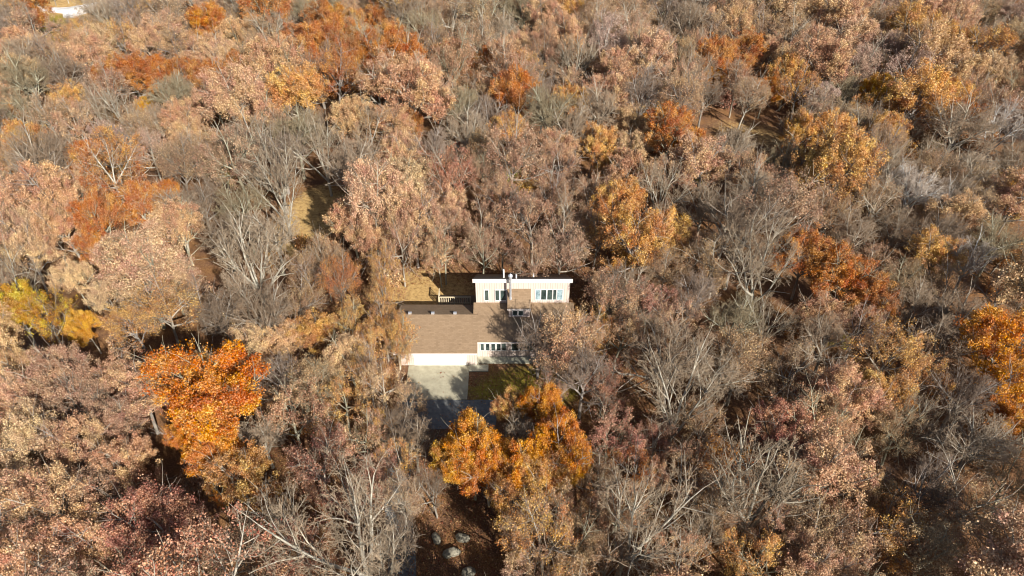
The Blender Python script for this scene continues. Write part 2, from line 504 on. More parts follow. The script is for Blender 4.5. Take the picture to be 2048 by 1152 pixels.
# ------------------------------------------------------------------ tree prototypes
def grow(seed, P):
    """returns list of polylines (points, radii, sides, level) and twig tips"""
    R = random.Random(seed)
    polys, tips = [], []
    H = P['H']
    def perp(d):
        a = Vector((R.gauss(0, 1), R.gauss(0, 1), R.gauss(0, 1)))
        a = a - d * a.dot(d)
        return a.normalized()
    def branch(p, d, length, rad, lev):
        nseg = (7, 6, 4, 3, 2, 1)[lev]
        pts, rads, dirs = [p.copy()], [rad], [d.copy()]
        wob = (0.10, 0.17, 0.24, 0.26, 0.28, 0.0)[lev] * P.get('wob', 1)
        end = (0.62, 0.28, 0.25, 0.3, 0.4, 0.5)[lev]
        for i in range(nseg):
            up = P['up'][lev]
            d = (d + perp(d) * wob * R.uniform(0.2, 1) + Vector((0, 0, 1)) * up).normalized()
            p = p + d * (length / nseg)
            pts.append(p.copy()); dirs.append(d.copy())
            rads.append(rad * (1 - (1 - end) * (i + 1) / nseg))
        polys.append((pts, rads, (7, 5, 4, 3, 3, 3)[lev], lev))
        if lev == P['maxlev']:
            tips.append((pts, lev)); return
        n = P['n'][lev]
        n = max(1, int(round(n * R.uniform(0.8, 1.2))))
        t0 = P['t0'][lev]
        ph = R.uniform(0, 6.28)
        for k in range(n):
            tt = t0 + (1 - t0) * ((k + R.uniform(0.1, 0.9)) / n) if k < n - 1 else 1.0
            i = min(nseg - 1, int(tt * nseg)); fq = tt * nseg - i
            q = pts[i].lerp(pts[i + 1], min(1, fq)); dd = dirs[i + 1]
            rr = rads[i] + (rads[i + 1] - rads[i]) * min(1, fq)
            ph += 2.4 + R.uniform(-0.5, 0.5)
            ref = Vector((0, 0, 1)) if abs(dd.z) < 0.95 else Vector((1, 0, 0))
            a = dd.cross(ref).normalized(); b_ = dd.cross(a)
            side = a * math.cos(ph) + b_ * math.sin(ph)
            lo, hi = P['ang'][lev]
            ang = math.radians(R.uniform(lo, hi))
            if k == n - 1: ang *= 0.35
            nd = (dd * math.cos(ang) + side * math.sin(ang)).normalized()
            frac = P['len'][lev] * R.uniform(0.75, 1.2) * (1.0 - 0.35 * (tt - t0) / (1 - t0 + 1e-6) * (0 if lev == 0 else 1))
            branch(q, nd, length * frac, min(rr * 0.8, rad * P['rr'][lev] * R.uniform(0.85, 1.1)), lev + 1)
        if lev >= 2: tips.append((pts, lev))
    lean = Vector((R.uniform(-0.08, 0.08), R.uniform(-0.08, 0.08), 1)).normalized()
    branch(Vector((0, 0, -0.4)), lean, H * P['trunk'], P['rad'], 0)
    return polys, tips

def tubes(polys, minr=0.0):
    V, F, T = [], [], []
    n0 = 0
    for pts, rads, k, lev in polys:
        P_ = np.array([tuple(p) for p in pts]); R_ = np.maximum(np.array(rads), minr)
        D = np.gradient(P_, axis=0)
        D /= np.linalg.norm(D, axis=1)[:, None] + 1e-9
        ref = np.where(np.abs(D[:, 2:3]) < 0.9, np.array([[0, 0, 1.0]]), np.array([[1.0, 0, 0]]))
        A = np.cross(D, ref); A /= np.linalg.norm(A, axis=1)[:, None] + 1e-9
        B = np.cross(D, A)
        th = np.arange(k) * 2 * np.pi / k
        ring = P_[:, None, :] + R_[:, None, None] * (A[:, None, :] * np.cos(th)[None, :, None] + B[:, None, :] * np.sin(th)[None, :, None])
        V.append(ring.reshape(-1, 3))
        m = len(P_)
        i = np.arange(m - 1)[:, None] * k; j = np.arange(k)[None, :]; j2 = (j + 1) % k
        q = np.stack([i + j, i + j2, i + k + j2, i + k + j], axis=-1).reshape(-1, 4) + n0
        F.append(q); T.append(np.full(len(q), (0.0, 0.0, 0.25, 0.7, 1.0, 1.0)[lev]))
        n0 += m * k
    return np.concatenate(V), np.concatenate(F), np.concatenate(T)

def quad_mesh(name, V, F, mat, smooth=False, attrs=None):
    me = bpy.data.meshes.new(name)
    me.vertices.add(len(V)); me.vertices.foreach_set('co', V.astype(np.float32).ravel())
    nf = len(F)
    me.loops.add(nf * 4); me.loops.foreach_set('vertex_index', F.astype(np.int32).ravel())
    me.polygons.add(nf)
    me.polygons.foreach_set('loop_start', np.arange(0, nf * 4, 4, dtype=np.int32))
    me.polygons.foreach_set('loop_total', np.full(nf, 4, dtype=np.int32))
    if smooth: me.polygons.foreach_set('use_smooth', np.ones(nf, dtype=bool))
    for k, a in (attrs or {}).items():
        at_ = me.attributes.new(k, 'FLOAT', 'FACE'); at_.data.foreach_set('value', a.astype(np.float32))
    me.materials.append(mat)
    me.update(calc_edges=True)
    return me

def leaf_quads(C, size, rg, upb=0.5):
    n = len(C)
    N = rg.normal(size=(n, 3)); N[:, 2] = np.abs(N[:, 2]) + upb
    N /= np.linalg.norm(N, axis=1)[:, None]
    T = rg.normal(size=(n, 3)); T -= N * (T * N).sum(1)[:, None]; T /= np.linalg.norm(T, axis=1)[:, None]
    B = np.cross(N, T)
    s = size * rg.uniform(0.6, 1.35, size=(n, 1))
    w_ = s * rg.uniform(0.45, 0.85, size=(n, 1))
    # a kite: tip, side, stem, side, creased along the middle
    q = np.stack([C + T * s, C + B * w_ + N * s * 0.22 + T * s * 0.1, C - T * s, C - B * w_ + N * s * 0.22 + T * s * 0.1], axis=1)
    return q.reshape(-1, 3), np.arange(n * 4).reshape(-1, 4)

def leaves(tips, seed, P):
    rg = np.random.default_rng(seed)
    C, cl, lo = [], [], []
    cn, ln = {}, {}
    for pts, lev in tips:
        if lev < P.get('leaf_lev', 3): continue
        key = tuple(int(math.floor(c / P.get('cell', 1.7))) for c in pts[-1])
        if key not in cn: cn[key] = (rg.uniform(), rg.uniform())
        if cn[key][1] < P.get('gap', 0.0): continue
        k2 = tuple(int(math.floor(c / 2.9 + 0.35)) for c in pts[-1])
        if k2 not in ln: ln[k2] = rg.uniform()
        n = rg.poisson(P['leaf_n'] * (1.0 if lev >= P['maxlev'] else 1.6))
        if n == 0: continue
        a = np.array([tuple(p) for p in pts])
        tt = rg.uniform(0.3, 1.0, n) * (len(a) - 1)
        i = np.minimum(tt.astype(int), len(a) - 2); fr_ = (tt - i)[:, None]
        c_ = a[i] * (1 - fr_) + a[i + 1] * fr_
        c_ = c_ + rg.normal(size=(n, 3)) * P['spread']
        lo.append(np.clip(ln[k2] + rg.normal(size=n) * 0.12, 0, 1)); C.append(c_); cl.append(np.full(n, np.clip(cn[key][0] + rg.normal() * 0.1, 0, 1)))
    C = np.concatenate(C); cl = np.concatenate(cl)
    V, F = leaf_quads(C, P['leaf'], rg)
    return V, F, {'lobe': np.concatenate(lo), 'clump': cl, 'leaf': rg.uniform(size=len(C))}

BASE = dict(H=13, trunk=0.50, rad=0.22, maxlev=4, n=(7, 8, 6, 6, 4), t0=(0.55, 0.25, 0.22, 0.2, 0.2), ang=((28, 78), (30, 65), (30, 65), (25, 65), (25, 65)),
            len=(0.78, 0.55, 0.52, 0.50, 0.5), rr=(0.60, 0.50, 0.42, 0.42, 0.5), up=(0.02, 0.035, 0.03, 0.02, 0.0, 0.0))
def V_(**k):
    d = dict(BASE); d.update(k); return d
KINDS = {
    'oak':    (6, V_(n=(9, 8, 6, 6, 4), leaf_n=18.0, spread=0.16, leaf=0.072, leaf_lev=3, gap=0.18, cell=1.3), 'oak_tree'),
    'maple':  (4, V_(n=(9, 8, 6, 6, 4), ang=((20, 68), (28, 60), (28, 60), (25, 60), (25, 60)), leaf_n=30.0, spread=0.17, leaf=0.068, leaf_lev=3, gap=0.10, cell=1.3), 'maple_tree'),
    'thin':   (6, V_(n=(8, 8, 6, 7, 4), leaf_n=6.0, spread=0.15, leaf=0.070, leaf_lev=3, gap=0.22, cell=1.4), 'thin_crowned_tree'),
    'wispy':  (5, V_(n=(8, 9, 7, 7, 3), leaf_n=4.2, spread=0.17, leaf=0.062, leaf_lev=3, gap=0.12, cell=1.4), 'twiggy_tree'),
    'bare':   (6, V_(rad=0.26, n=(8, 8, 7, 6, 4), maxlev=5, len=(0.85, 0.55, 0.5, 0.5, 0.55), trunk=0.44, ang=((22, 66), (25, 58), (25, 60), (25, 60), (25, 65)), leaf_n=0), 'bare_tree'),
    'vase':   (4, V_(n=(6, 7, 6, 5, 4), maxlev=5, trunk=0.26, rad=0.26, ang=((16, 50), (20, 50), (25, 55), (25, 55), (25, 60)), len=(1.9, 0.5, 0.5, 0.5, 0.55), leaf_n=0), 'bare_tree'),
    'bush':   (4, V_(H=4, trunk=0.10, rad=0.05, maxlev=3, n=(10, 8, 7, 4), ang=((20, 70), (25, 60), (25, 60), (25, 60)), len=(3.6, 0.55, 0.5, 0.5), leaf_n=2.6, spread=0.12, leaf=0.08, leaf_lev=2), 'shrub'),
}
PROTO = {}
def make_protos():
    for kn, (cnt, P, nm) in KINDS.items():
        PROTO[kn] = []
        for i in range(cnt):
            sd = hash((len(kn) * 7919, i * 131, ord(kn[0]) * 31 + ord(kn[-1]))) % 99991
            polys, tips = grow(sd, P)
            if kn not in ('bush',):
                E_ = np.array([tuple(p[0][-1]) for p in polys if p[3] >= 3])
                m0 = E_.mean(0); rr_ = np.percentile(np.hypot(E_[:, 0] - m0[0], E_[:, 1] - m0[1]), 86)
                z0_, z1_ = np.percentile(E_[:, 2], 8), np.percentile(E_[:, 2], 90)
                zm, hz_ = z0_ * 0.62 + z1_ * 0.38, (z1_ - z0_) * 0.66
                def inside(q):
                    dx, dy, dz = q[0] - m0[0], q[1] - m0[1], q[2] - zm
                    a_ = math.atan2(dy, dx)
                    lob = 1.04 + 0.11 * math.sin(3 * a_ + sd) + 0.07 * math.sin(7 * a_ + sd * 0.7 + dz)
                    return math.sqrt((dx * dx + dy * dy) / rr_ ** 2 + (dz / hz_) ** 2) < lob
                polys = [p_ for p_ in polys if p_[3] < 3 or inside(p_[0][-1])]
                tips = [t_ for t_ in tips if inside(t_[0][-1])]
            V, F, T = tubes(polys, 0.011 if kn != 'bush' else 0.008)
            big = quad_mesh('trunk', V, F, m_bark, smooth=True, attrs={'twig': T})
            ends = np.array([tuple(p[0][-1]) for p in polys if p[3] >= 2])
            c0 = ends.mean(0)
            Rr = np.percentile(np.hypot(ends[:, 0] - c0[0], ends[:, 1] - c0[1]), 88)
            zt = np.percentile(ends[:, 2], 97); zc = np.percentile(ends[:, 2], 60)
            lm = None
            if P['leaf_n'] > 0:
                LV, LF, LA = leaves(tips, sd + 1, P)
                lm = quad_mesh('crown', LV, LF, m_leaf, attrs=LA)
            PROTO[kn].append(dict(trunk=big, crown=lm, cx=c0[0], cy=c0[1], R=Rr, H=zt, zc=zc, nq=len(F), nl=0 if lm is None else len(LF)))
make_protos()
print('PROTO', {k: [(round(float(p['R']), 1), round(float(p['H']), 1), p['nq'], p['nl']) for p in v] for k, v in PROTO.items()})

# colours: (base colour, hue swing)
PAL = {
    'P': ((0.64, 0.390, 0.240), 0.4), 'T': ((0.70, 0.47, 0.265), 0.25), 'R': ((0.52, 0.190, 0.050), 0.35), 'O': ((0.67, 0.235, 0.018), 0.4), 'E': ((0.64, 0.40, 0.02), 0.7),
    'Y': ((0.68, 0.32, 0.03), 0.35), 'M': ((0.50, 0.300, 0.200), 0.3), 'Q': ((0.50, 0.235, 0.165), 0.3), 'W': ((0.46, 0.295, 0.17), 0.3),
    'S': ((0.4, 0.3, 0.2), 0.2), 'K': ((0.67, 0.35, 0.115), 0.4), 'G': ((0.44, 0.40, 0.11), 0.2), 'B': ((0.36, 0.23, 0.14), 0.3), 'L': ((0.58, 0.40, 0.33), 0.2),
}
CNAME = {'P': 'pinkish tan', 'T': 'pale tan', 'R': 'russet', 'O': 'bright orange', 'Y': 'golden yellow', 'E': 'greenish yellow', 'M': 'mauve brown', 'Q': 'dull pink red',
         'W': 'dull brown', 'K': 'orange tan', 'G': 'yellow green', 'B': 'grey', 'S': 'silvery', 'L': 'dusty lavender pink'}
BARK = [(0.37, 0.33, 0.27), (0.43, 0.39, 0.32), (0.29, 0.26, 0.22), (0.37, 0.36, 0.27), (0.46, 0.43, 0.36), (0.34, 0.31, 0.28)]
HEROES = '''
20,40,42,B;62,18,40,R;95,50,13,G,bush,5;138,92,26,G,thin,5;190,95,40,T;205,28,38,B;265,30,42,B;330,30,45,W;358,62,30,B;425,20,34,P,oak
418,48,30,O,maple,13,top orange maple: small bright orange maple near the top edge right of the gravel lot;475,72,34,T;530,20,50,R;470,15,28,B;560,62,36,B;615,30,30,B;667,48,28,Y,maple,,small golden maple beside a russet oak near the top edge;705,25,26,P;750,44,32,R;805,35,40,B;850,65,40,B;900,35,50,W;965,40,48,W;1035,25,45,B;1085,35,42,P
1130,75,42,P;1135,15,30,W;1180,25,34,P;1215,75,46,L;1270,40,40,W;1330,22,40,B;1372,55,44,B;1420,62,38,W;1470,22,35,P;1530,45,38,W;1580,62,40,W;1655,28,38,T;1740,42,44,W;1800,30,42,L;1858,32,42,P;1910,45,40,P;1962,22,38,W;2025,30,38,L;2020,85,44,W
30,100,40,P;110,115,42,W;175,112,42,P;240,78,42,K,thin;300,95,38,P;350,100,38,W;400,108,38,P;560,132,36,W;615,92,46,R;680,80,44,R;730,118,46,R,maple,,russet belt maple: orange maple in the middle of the russet belt;790,98,44,R;700,155,34,R,oak;900,122,38,R;940,145,30,R;258,148,42,R;212,158,28,R;312,150,34,R;370,150,34,R;415,162,38,R;490,150,42,R
475,124,14,Y,thin,9,little yellow tree with white stem inside the russet belt;598,132,38,B,vase;640,150,36,B;595,185,54,K,oak,,big golden tan oak: broad golden tan oak with a pale pink shoulder, left of the russet belt maple;470,195,62,P,oak,,broad pale pink oak left of the big golden tan oak;530,245,46,P;350,195,40,B;240,232,44,B,vase;182,212,38,B,vase;130,155,42,B;50,165,46,B;98,232,42,W;45,232,38,B;12,195,30,P;10,238,24,R;135,212,18,R;290,218,18,Y;285,262,38,W;360,240,38,P;378,272,34,T;345,215,30,W
212,288,42,L;300,300,38,L;170,322,36,R,oak,,dark russet oak standing alone left of the lavender pink trees;20,300,34,W;62,330,38,B;112,310,42,B;40,275,30,K;500,292,52,B;435,322,38,W;452,350,20,G;560,260,40,B;640,292,48,B,vase,15;705,245,46,T,oak,,lumpy tan oak: pale tan oak with rounded lumpy crown beyond the middle of the wood;790,250,42,P;835,185,62,P,oak,,broad orange pink oak below the russet belt
820,248,26,R;960,85,48,W;1000,70,40,B;1052,140,34,K,oak;1030,188,46,R;1080,150,34,B;1150,112,42,B,vase;970,240,42,B;925,215,38,B;1020,262,34,K;1092,232,50,B;1150,262,44,B;1202,222,44,B;1262,245,34,T;1196,290,38,K,oak;1340,262,52,R,oak,,red oak on the slope: vivid rust red oak right of the middle of the wood;1375,290,30,O,maple;1240,140,42,P;1300,112,44,P,oak,16;1360,110,36,W;1400,155,40,B
1432,120,40,R;1492,100,38,R;1480,140,30,R;1424,168,24,O,maple;1572,150,40,K;1538,186,26,O,maple,,small orange maple above the dark clearing;1630,100,42,P;1720,140,42,L;1755,190,38,Y,maple,,golden maple on the right: forked golden yellow maple in the upper right of the wood;1775,100,34,T;1825,140,48,L;1895,95,46,K;1925,145,42,T,oak,,pale cream tan oak in the upper right of the wood;1985,145,38,T;1905,205,42,K;1930,252,46,R,oak,,fiery red oak: fiery red orange oak at the right side of the wood;2000,255,52,S;2030,180,36,W;1690,190,36,B;1665,270,46,K;1625,335,40,K;1590,258,34,W,wispy;1398,330,56,P,oak,,broad pinkish oak below the red oak on the slope;1470,300,42,B;1808,268,36,B,vase,,white twisted bare tree left of the fiery red oak;1740,250,38,B;1560,330,40,B;1500,195,36,W;1640,200,36,L;1700,330,40,B;1780,340,46,B;1870,340,42,W;1940,350,42,B;2020,330,40,B
1260,345,44,P;1215,335,34,K;755,395,64,P,oak,15,giant pink oak: very broad pinkish tan oak beyond and left of the house;700,440,44,P,oak;820,450,54,P,oak;740,480,44,P;805,495,42,P,thin,9;765,530,34,K,thin,8;870,505,34,P,thin,8;900,350,54,Q;870,300,38,B;1000,385,46,M;1050,440,58,M;965,300,38,W;1120,335,42,M;1180,385,40,M;960,450,44,M;1240,405,48,K,oak;1265,475,62,K,oak,15,giant orange tan oak: huge orange tan oak right behind the house;1330,470,48,K,oak;1200,470,40,K,thin;1330,350,40,P,thin
1500,400,52,B;1560,395,42,W;1450,440,52,B;1400,410,44,B;1510,520,72,B,vase,15,big vase-shaped bare tree right of the giant orange tan oak;1420,530,54,W;1650,430,48,W;1750,405,50,W;1830,385,46,S;1770,370,34,S;1895,400,38,S;1900,400,42,B;1950,415,42,W;2025,405,36,Y,oak;1700,470,44,B;1790,465,42,B;1880,470,44,B;1615,520,54,R,oak,;1685,560,58,R,oak,,arching rust oak: rust red oak forming an arc in the middle right of the wood;1748,600,46,R,oak;1680,505,26,P;1930,520,42,S;2030,490,40,W;1880,570,44,W;1800,560,40,W;2010,580,42,B
90,390,62,P,oak;25,400,46,P;40,470,52,P;120,460,52,P;200,440,46,R,oak,13,dark orange oak: dark orange oak with rounded crown at the middle left;282,410,44,R,oak;335,392,28,R;190,500,32,R;350,455,48,P;410,400,42,B;480,420,52,B;560,370,56,B,vase,16;500,510,62,B,vase,13;450,480,46,B;290,530,76,P,oak,,yellow-flecked pink oak: big pink orange oak with a few yellow sprays at the middle left;230,510,34,P;350,560,44,P;60,505,46,T;25,625,46,E,maple,9;100,635,46,E,thin,9,yellow maple: deep golden yellow maple at the left edge;165,660,28,Y,maple,6;30,560,52,B,vase,15,white limbed bare tree standing in front of the yellow maple;215,595,36,T;150,560,36,T
330,620,60,K,wispy;260,650,46,K,wispy;440,640,48,B;400,600,40,W;540,630,56,B;480,580,40,B;610,600,44,W;620,668,42,K,oak,,;560,690,42,T;500,690,40,T;765,585,34,K,thin,8;680,560,40,R,wispy,9;650,520,40,W,wispy,9;610,540,36,W,wispy,9;700,640,42,K,thin;690,720,46,T,oak;745,745,44,K,thin,11;775,655,36,K,thin,10;798,672,40,K,thin,9;735,690,36,K,thin,12;765,770,46,T,thin,11;818,810,34,T,wispy,8;835,880,36,B,bare,8;800,700,26,K,wispy,9;805,860,40,B,bare,9;760,860,40,K,thin
428,790,96,O,maple,,big orange maple: largest bright orange maple, in the lower left of the wood;372,875,34,O,maple,9;428,900,50,O,maple,10;440,985,26,O,thin,8
125,755,62,M,oak;40,745,46,T;240,750,44,P;50,790,56,P;170,800,50,M;60,880,66,T,oak;150,900,60,P;238,850,50,M,oak;100,1010,76,P,oak;30,970,50,T;200,980,56,M;260,930,56,P;300,1060,84,Q,oak;180,1090,70,P;60,1110,70,P;380,1080,60,Q,oak;560,760,48,B;600,830,62,P,thin;530,880,44,B;690,800,48,K,thin;640,930,72,Q,thin;730,870,50,P,thin;760,940,40,Q,thin;720,1000,56,Q,thin
690,1060,125,B,vase,17,huge pale bare tree with crooked limbs at the bottom edge left of the boulders;560,1040,70,B,vase,15;600,1110,64,Q,thin;805,1000,44,W,wispy,9;800,920,40,K,thin,9;795,1080,40,B,bare,9;480,1110,60,W;770,1130,56,B,vase,12;860,975,36,B,bare,8
1125,690,56,P,wispy,12;1080,690,42,B,bare,10;1165,690,48,P,thin,12;1175,760,54,B,bare,12;1105,770,34,P,wispy,9;1185,665,44,K,thin,11;1215,600,52,P,thin,13;1250,590,54,B;1250,670,56,P,thin;1300,610,50,Q,thin;1350,640,50,P,thin;1210,770,48,Q,thin;1390,600,50,B;1060,520,46,M,thin,11;1130,500,50,M,thin,13;960,500,42,M,thin,12;1000,490,40,M,thin;890,500,40,P,thin
945,900,56,O,maple,9,front orange maple: bright orange yellow maple left of centre below the driveway;915,925,46,Y,maple,8.5;970,940,50,O,maple,9;1018,822,29,K,maple,6,slim orange tan maple directly in front of the lawn;1085,825,42,O,maple,7,forked orange maple in front of the lawn;1115,895,54,O,maple,8.5;1035,935,54,O,maple,8.5;1140,940,36,Y,maple,8;1080,970,52,K,oak,9;1030,975,50,K,oak,9;1060,1060,74,K,wispy;1040,1060,50,P,thin;1120,1040,60,P,thin;1150,1110,60,W,thin;1050,1125,56,P,thin
1230,880,58,Q,thin;1270,940,48,R,thin;1340,790,80,B,vase,15,giant white bare tree: tall white limbed bare tree in front and right of the house;1310,880,46,Q,thin;1200,960,44,W;1360,950,60,P,thin;1290,1050,105,B,vase,15,dense pale bare tree at the bottom edge right of centre;1430,760,60,B;1400,850,52,W;1400,1060,62,B,vase;1440,940,60,R,wispy
1560,870,64,Q,oak;1640,850,66,P,thin;1520,970,95,B,vase,15;1700,920,50,W;1735,990,46,T,oak;1620,1060,70,W;1700,1090,70,P,thin;1620,1130,64,P,oak;1500,1120,60,K,thin;1440,1020,60,W;1550,1060,60,P,thin;1780,1060,66,K,thin;1350,1120,60,P,thin;1230,1030,60,P,thin;1210,1130,60,W;1790,710,70,K,thin,,;1850,760,48,K,thin;1720,660,50,P,thin;1480,720,62,W;1580,740,60,W;1640,680,52,B;1540,650,52,B,vase;1470,640,50,B;1850,850,56,B,vase;1900,680,60,B;1830,620,48,B;1985,690,72,O,oak;2025,785,66,O,oak,,orange gold oak: speckled orange gold oak cut by the right edge;2005,850,50,O,oak,;1950,900,70,B;1930,800,56,B;1960,1040,80,W;1860,980,66,B;2020,960,60,W;1790,860,54,W;1860,1100,70,W
'''

TREES = []      # dict(u,v,x,y,R,kind,col,label,...)
def default_kind(c, rnd):
    return {'P': 'oak', 'T': 'oak', 'R': 'oak', 'O': 'maple', 'Y': 'maple', 'E': 'maple', 'M': 'thin', 'Q': 'thin', 'W': 'wispy', 'K': 'oak', 'G': 'thin', 'B': 'bare', 'S': 'bare', 'L': 'thin'}[c]

def settle(u, v, rpx, kind, h=None):
    """stand a tree so that its crown's centre is seen at (u, v) with a crown rpx photo pixels in radius"""
    zc = 9.0
    for _ in range(5):
        x, y = at(u, v, zc)
        dep = y * CT + (CAM_H - zc) * ST
        R = rpx * dep / FPX
        Ht = min(h, 3.0 * R + 1.5) if h else min(14.5, max(5.0, 2.5 * R + 1.4))
        if kind == 'bush': Ht = h or 1.1 * R + 0.6
        zc = terrain(x, y) + Ht * 0.68
    return x, y, R, Ht

def add(u, v, rpx, c, kind=None, h=None, label=None, hero=False):
    kind = kind or default_kind(c, random)
    x, y, R, Ht = settle(u, v, rpx, kind, h)
    TREES.append(dict(x=x, y=y, R=R, H=Ht, kind=kind, c=c, label=label, hero=hero, u=u, v=v, rpx=rpx))
    return TREES[-1]

for hz in HEROES.strip().split('\n'):
    for tok in hz.split(';'):
        tok = tok.strip()
        if not tok: continue
        a = tok.split(',')
        add(float(a[0]), float(a[1]), float(a[2]), a[3], a[4] if len(a) > 4 and a[4] else None, float(a[5]) if len(a) > 5 and a[5] else None, a[6].strip() if len(a) > 6 else None)

# keep-out boxes in the photo (what must stay open) and on the ground
BOXES = [(1085, 545, 1135, 612), (815, 548, 1085, 800), (855, 790, 1150, 835), (800, 558, 945, 612), (845, 1035, 955, 1152), (80, 0, 175, 28), (1440, 222, 1565, 280), (606, 372, 668, 415)]
SD = (math.sin(az), -math.cos(az))
def blocked(x, y, R, H):
    z0 = terrain(x, y)
    if -12.5 < x < 7.5 and 39 < y < 60.5: return True
    if 46 < y < 60 and x > 6 and x - R < 5: return True
    # sunlit openings: nothing tall stands between them and the sun
    for (cx, cy, hw) in ((-4.6, 28.0, 1.6), (-12, 60, 3.0), (3.5, 44, 1.2)):
        k = (x - cx) * SD[0] + (y - cy) * SD[1]
        if 0 < k < H * 1.5 and abs((x - cx) * SD[1] - (y - cy) * SD[0]) < R * 0.8 + hw: return True
    for zz, rr in ((z0 + H * 0.92, 0.55), (z0 + H * 0.7, 0.95), (z0 + H * 0.45, 0.7)):
        u, v, dep = proj(x, y, zz)
        r_ = R * rr * FPX / dep
        for (a, b_, c_, d_) in BOXES:
            if u + r_ > a and u - r_ < c_ and v + r_ * 0.6 > b_ and v - r_ * 0.6 < d_:
                return True
    return False

# fill what is left with trees of the neighbourhood's colours
R2 = random.Random(21)
heroes = list(TREES)
HP = np.array([(t['x'], t['y'], t['R']) for t in heroes])
cur = [(t['x'], t['y'], t['R']) for t in TREES]
nfill = 0
for k in range(13000):
    y = 2 + (190 - 2) * math.sqrt(R2.random()) if k % 3 else R2.uniform(0, 42)
    hw = (y * CT + 26) * 0.80 + 6
    x = R2.uniform(-hw, hw)
    u, v, dep = proj(x, y, 9)
    if v < -45 or u < -110 or u > 2330 or y < 2: continue
    R = R2.uniform(2.3, 4.5)
    ok = True
    for (a, b_, r_) in cur:
        if (a - x) ** 2 + (b_ - y) ** 2 < (0.69 * (R + r_)) ** 2:
            ok = False; break
    if not ok: continue
    H = 2.45 * R + R2.uniform(0.6, 2.6)
    if blocked(x, y, R, H): continue
    d2 = (HP[:, 0] - x) ** 2 + (HP[:, 1] - y) ** 2
    near = np.argsort(d2)[:3]
    c = heroes[int(R2.choice(list(near)))]['c']
    if c in 'OYGER' and R2.random() < (0.45 if c == 'R' else 1.1): c = R2.choice('WPMWK')
    if c == 'S' or R2.random() < 0.40: c = R2.choice('BWWWPPKMMT')
    if y < 45 and c in 'BW' and R2.random() < 0.6: c = R2.choice('PKMWP')
    if v > 1180 or v < 900 and u > 2080: c = R2.choice('PKMT')
    kd = default_kind(c, R2)
    if kd == 'oak' and R2.random() < 0.2: kd = 'thin'
    if kd == 'bare' and R2.random() < 0.12: kd = 'vase'
    TREES.append(dict(x=x, y=y, R=R, H=H, kind=kd, c=c, label=None, hero=False, u=u, v=v, rpx=R * FPX / dep))
    cur.append((x, y, R)); nfill += 1
ny = 0
for k in range(9000):
    if ny >= 190: break
    y = 14 + (180 - 14) * math.sqrt(R2.random())
    hw = (y * CT + 26) * 0.80 + 6
    x = R2.uniform(-hw, hw)
    R = R2.uniform(1.4, 2.3)
    if any((a - x) ** 2 + (b_ - y) ** 2 < (0.60 * r_ + 0.75 * R) ** 2 for (a, b_, r_) in cur): continue
    H = 2.6 * R + R2.uniform(0.8, 2.2)
    if blocked(x, y, R, H): continue
    u, v, dep = proj(x, y, 4)
    c = R2.choice('WWWBBPMR')
    TREES.append(dict(x=x, y=y, R=R, H=H, kind=default_kind(c, R2) if c in 'WB' else 'thin', c=c, label=None, hero=False, u=u, v=v, rpx=R * FPX / dep))
    cur.append((x, y, R)); ny += 1
nb = 0
for k in range(6000):
    if nb >= 260: break
    y = 14 + (120 - 14) * math.sqrt(R2.random() * 0.97 + 0.03)
    hw = (y * CT + 30) * 0.78 + 4
    x = R2.uniform(-hw, hw)
    R = R2.uniform(0.9, 1.9)
    if any((a - x) ** 2 + (b_ - y) ** 2 < (0.42 * r_ + 0.7 * R) ** 2 for (a, b_, r_) in cur): continue
    H = R2.uniform(1.6, 3.6)
    if blocked(x, y, R, H): continue
    u, v, dep = proj(x, y, 1.5)
    TREES.append(dict(x=x, y=y, R=R, H=H, kind='bush', c=R2.choice('WWPKRQMWG' if R2.random() < 0.4 else 'WWPKRQM'), label=None, hero=False, u=u, v=v, rpx=R * FPX / dep))
    cur.append((x, y, R)); nb += 1
print('TREES', len(TREES), 'fill', nfill)

GROUPS = {'oak': 'oaks holding their dry leaves', 'maple': 'bright autumn maples', 'thin': 'trees with thin leaf cover', 'wispy': 'nearly leafless brown trees', 'bare': 'bare trees of the wood', 'vase': 'bare trees of the wood', 'bush': 'shrubs under the trees'}
CATS = {'oak': 'oak tree', 'maple': 'maple tree', 'thin': 'tree', 'wispy': 'tree', 'bare': 'bare tree', 'vase': 'bare tree', 'bush': 'shrub'}
def place(t, idx):
    kn = t['kind']
    pr = PROTO[kn][idx % len(PROTO[kn])]
    rz = R3.uniform(0, 6.283)
    s = t['R'] / pr['R']; sz = t['H'] / pr['H']
    ox = (pr['cx'] * math.cos(rz) - pr['cy'] * math.sin(rz)) * s
    oy = (pr['cx'] * math.sin(rz) + pr['cy'] * math.cos(rz)) * s
    x, y = t['x'] - ox, t['y'] - oy
    root = empty(KINDS[kn][2], (x, y, terrain(x, y)), rz)
    root.scale = (s, s, sz)
    tr = bpy.data.objects.new('trunk', pr['trunk'])
    bc = BARK[R3.randrange(len(BARK))]
    if t['c'] == 'S': bc = (0.58, 0.59, 0.58)
    if kn == 'vase': bc = (0.40, 0.375, 0.31)
    k = R3.uniform(0.85, 1.1)
    tr.color = (bc[0] * k, bc[1] * k, bc[2] * k, 1)
    tr.parent = root; COL.objects.link(tr)
    if pr['crown'] is not None:
        cr = bpy.data.objects.new('crown', pr['crown'])
        base, sw = PAL[t['c']]
        k = R3.uniform(0.88, 1.12); j = R3.uniform(-0.06, 0.06)
        cr.color = (base[0] * k, base[1] * k * (1 + j), base[2] * k * (1 + 2 * j), sw)
        cr.parent = root; COL.objects.link(cr)
    tag(root, t['label'], CATS[kn], GROUPS[kn])
    return root

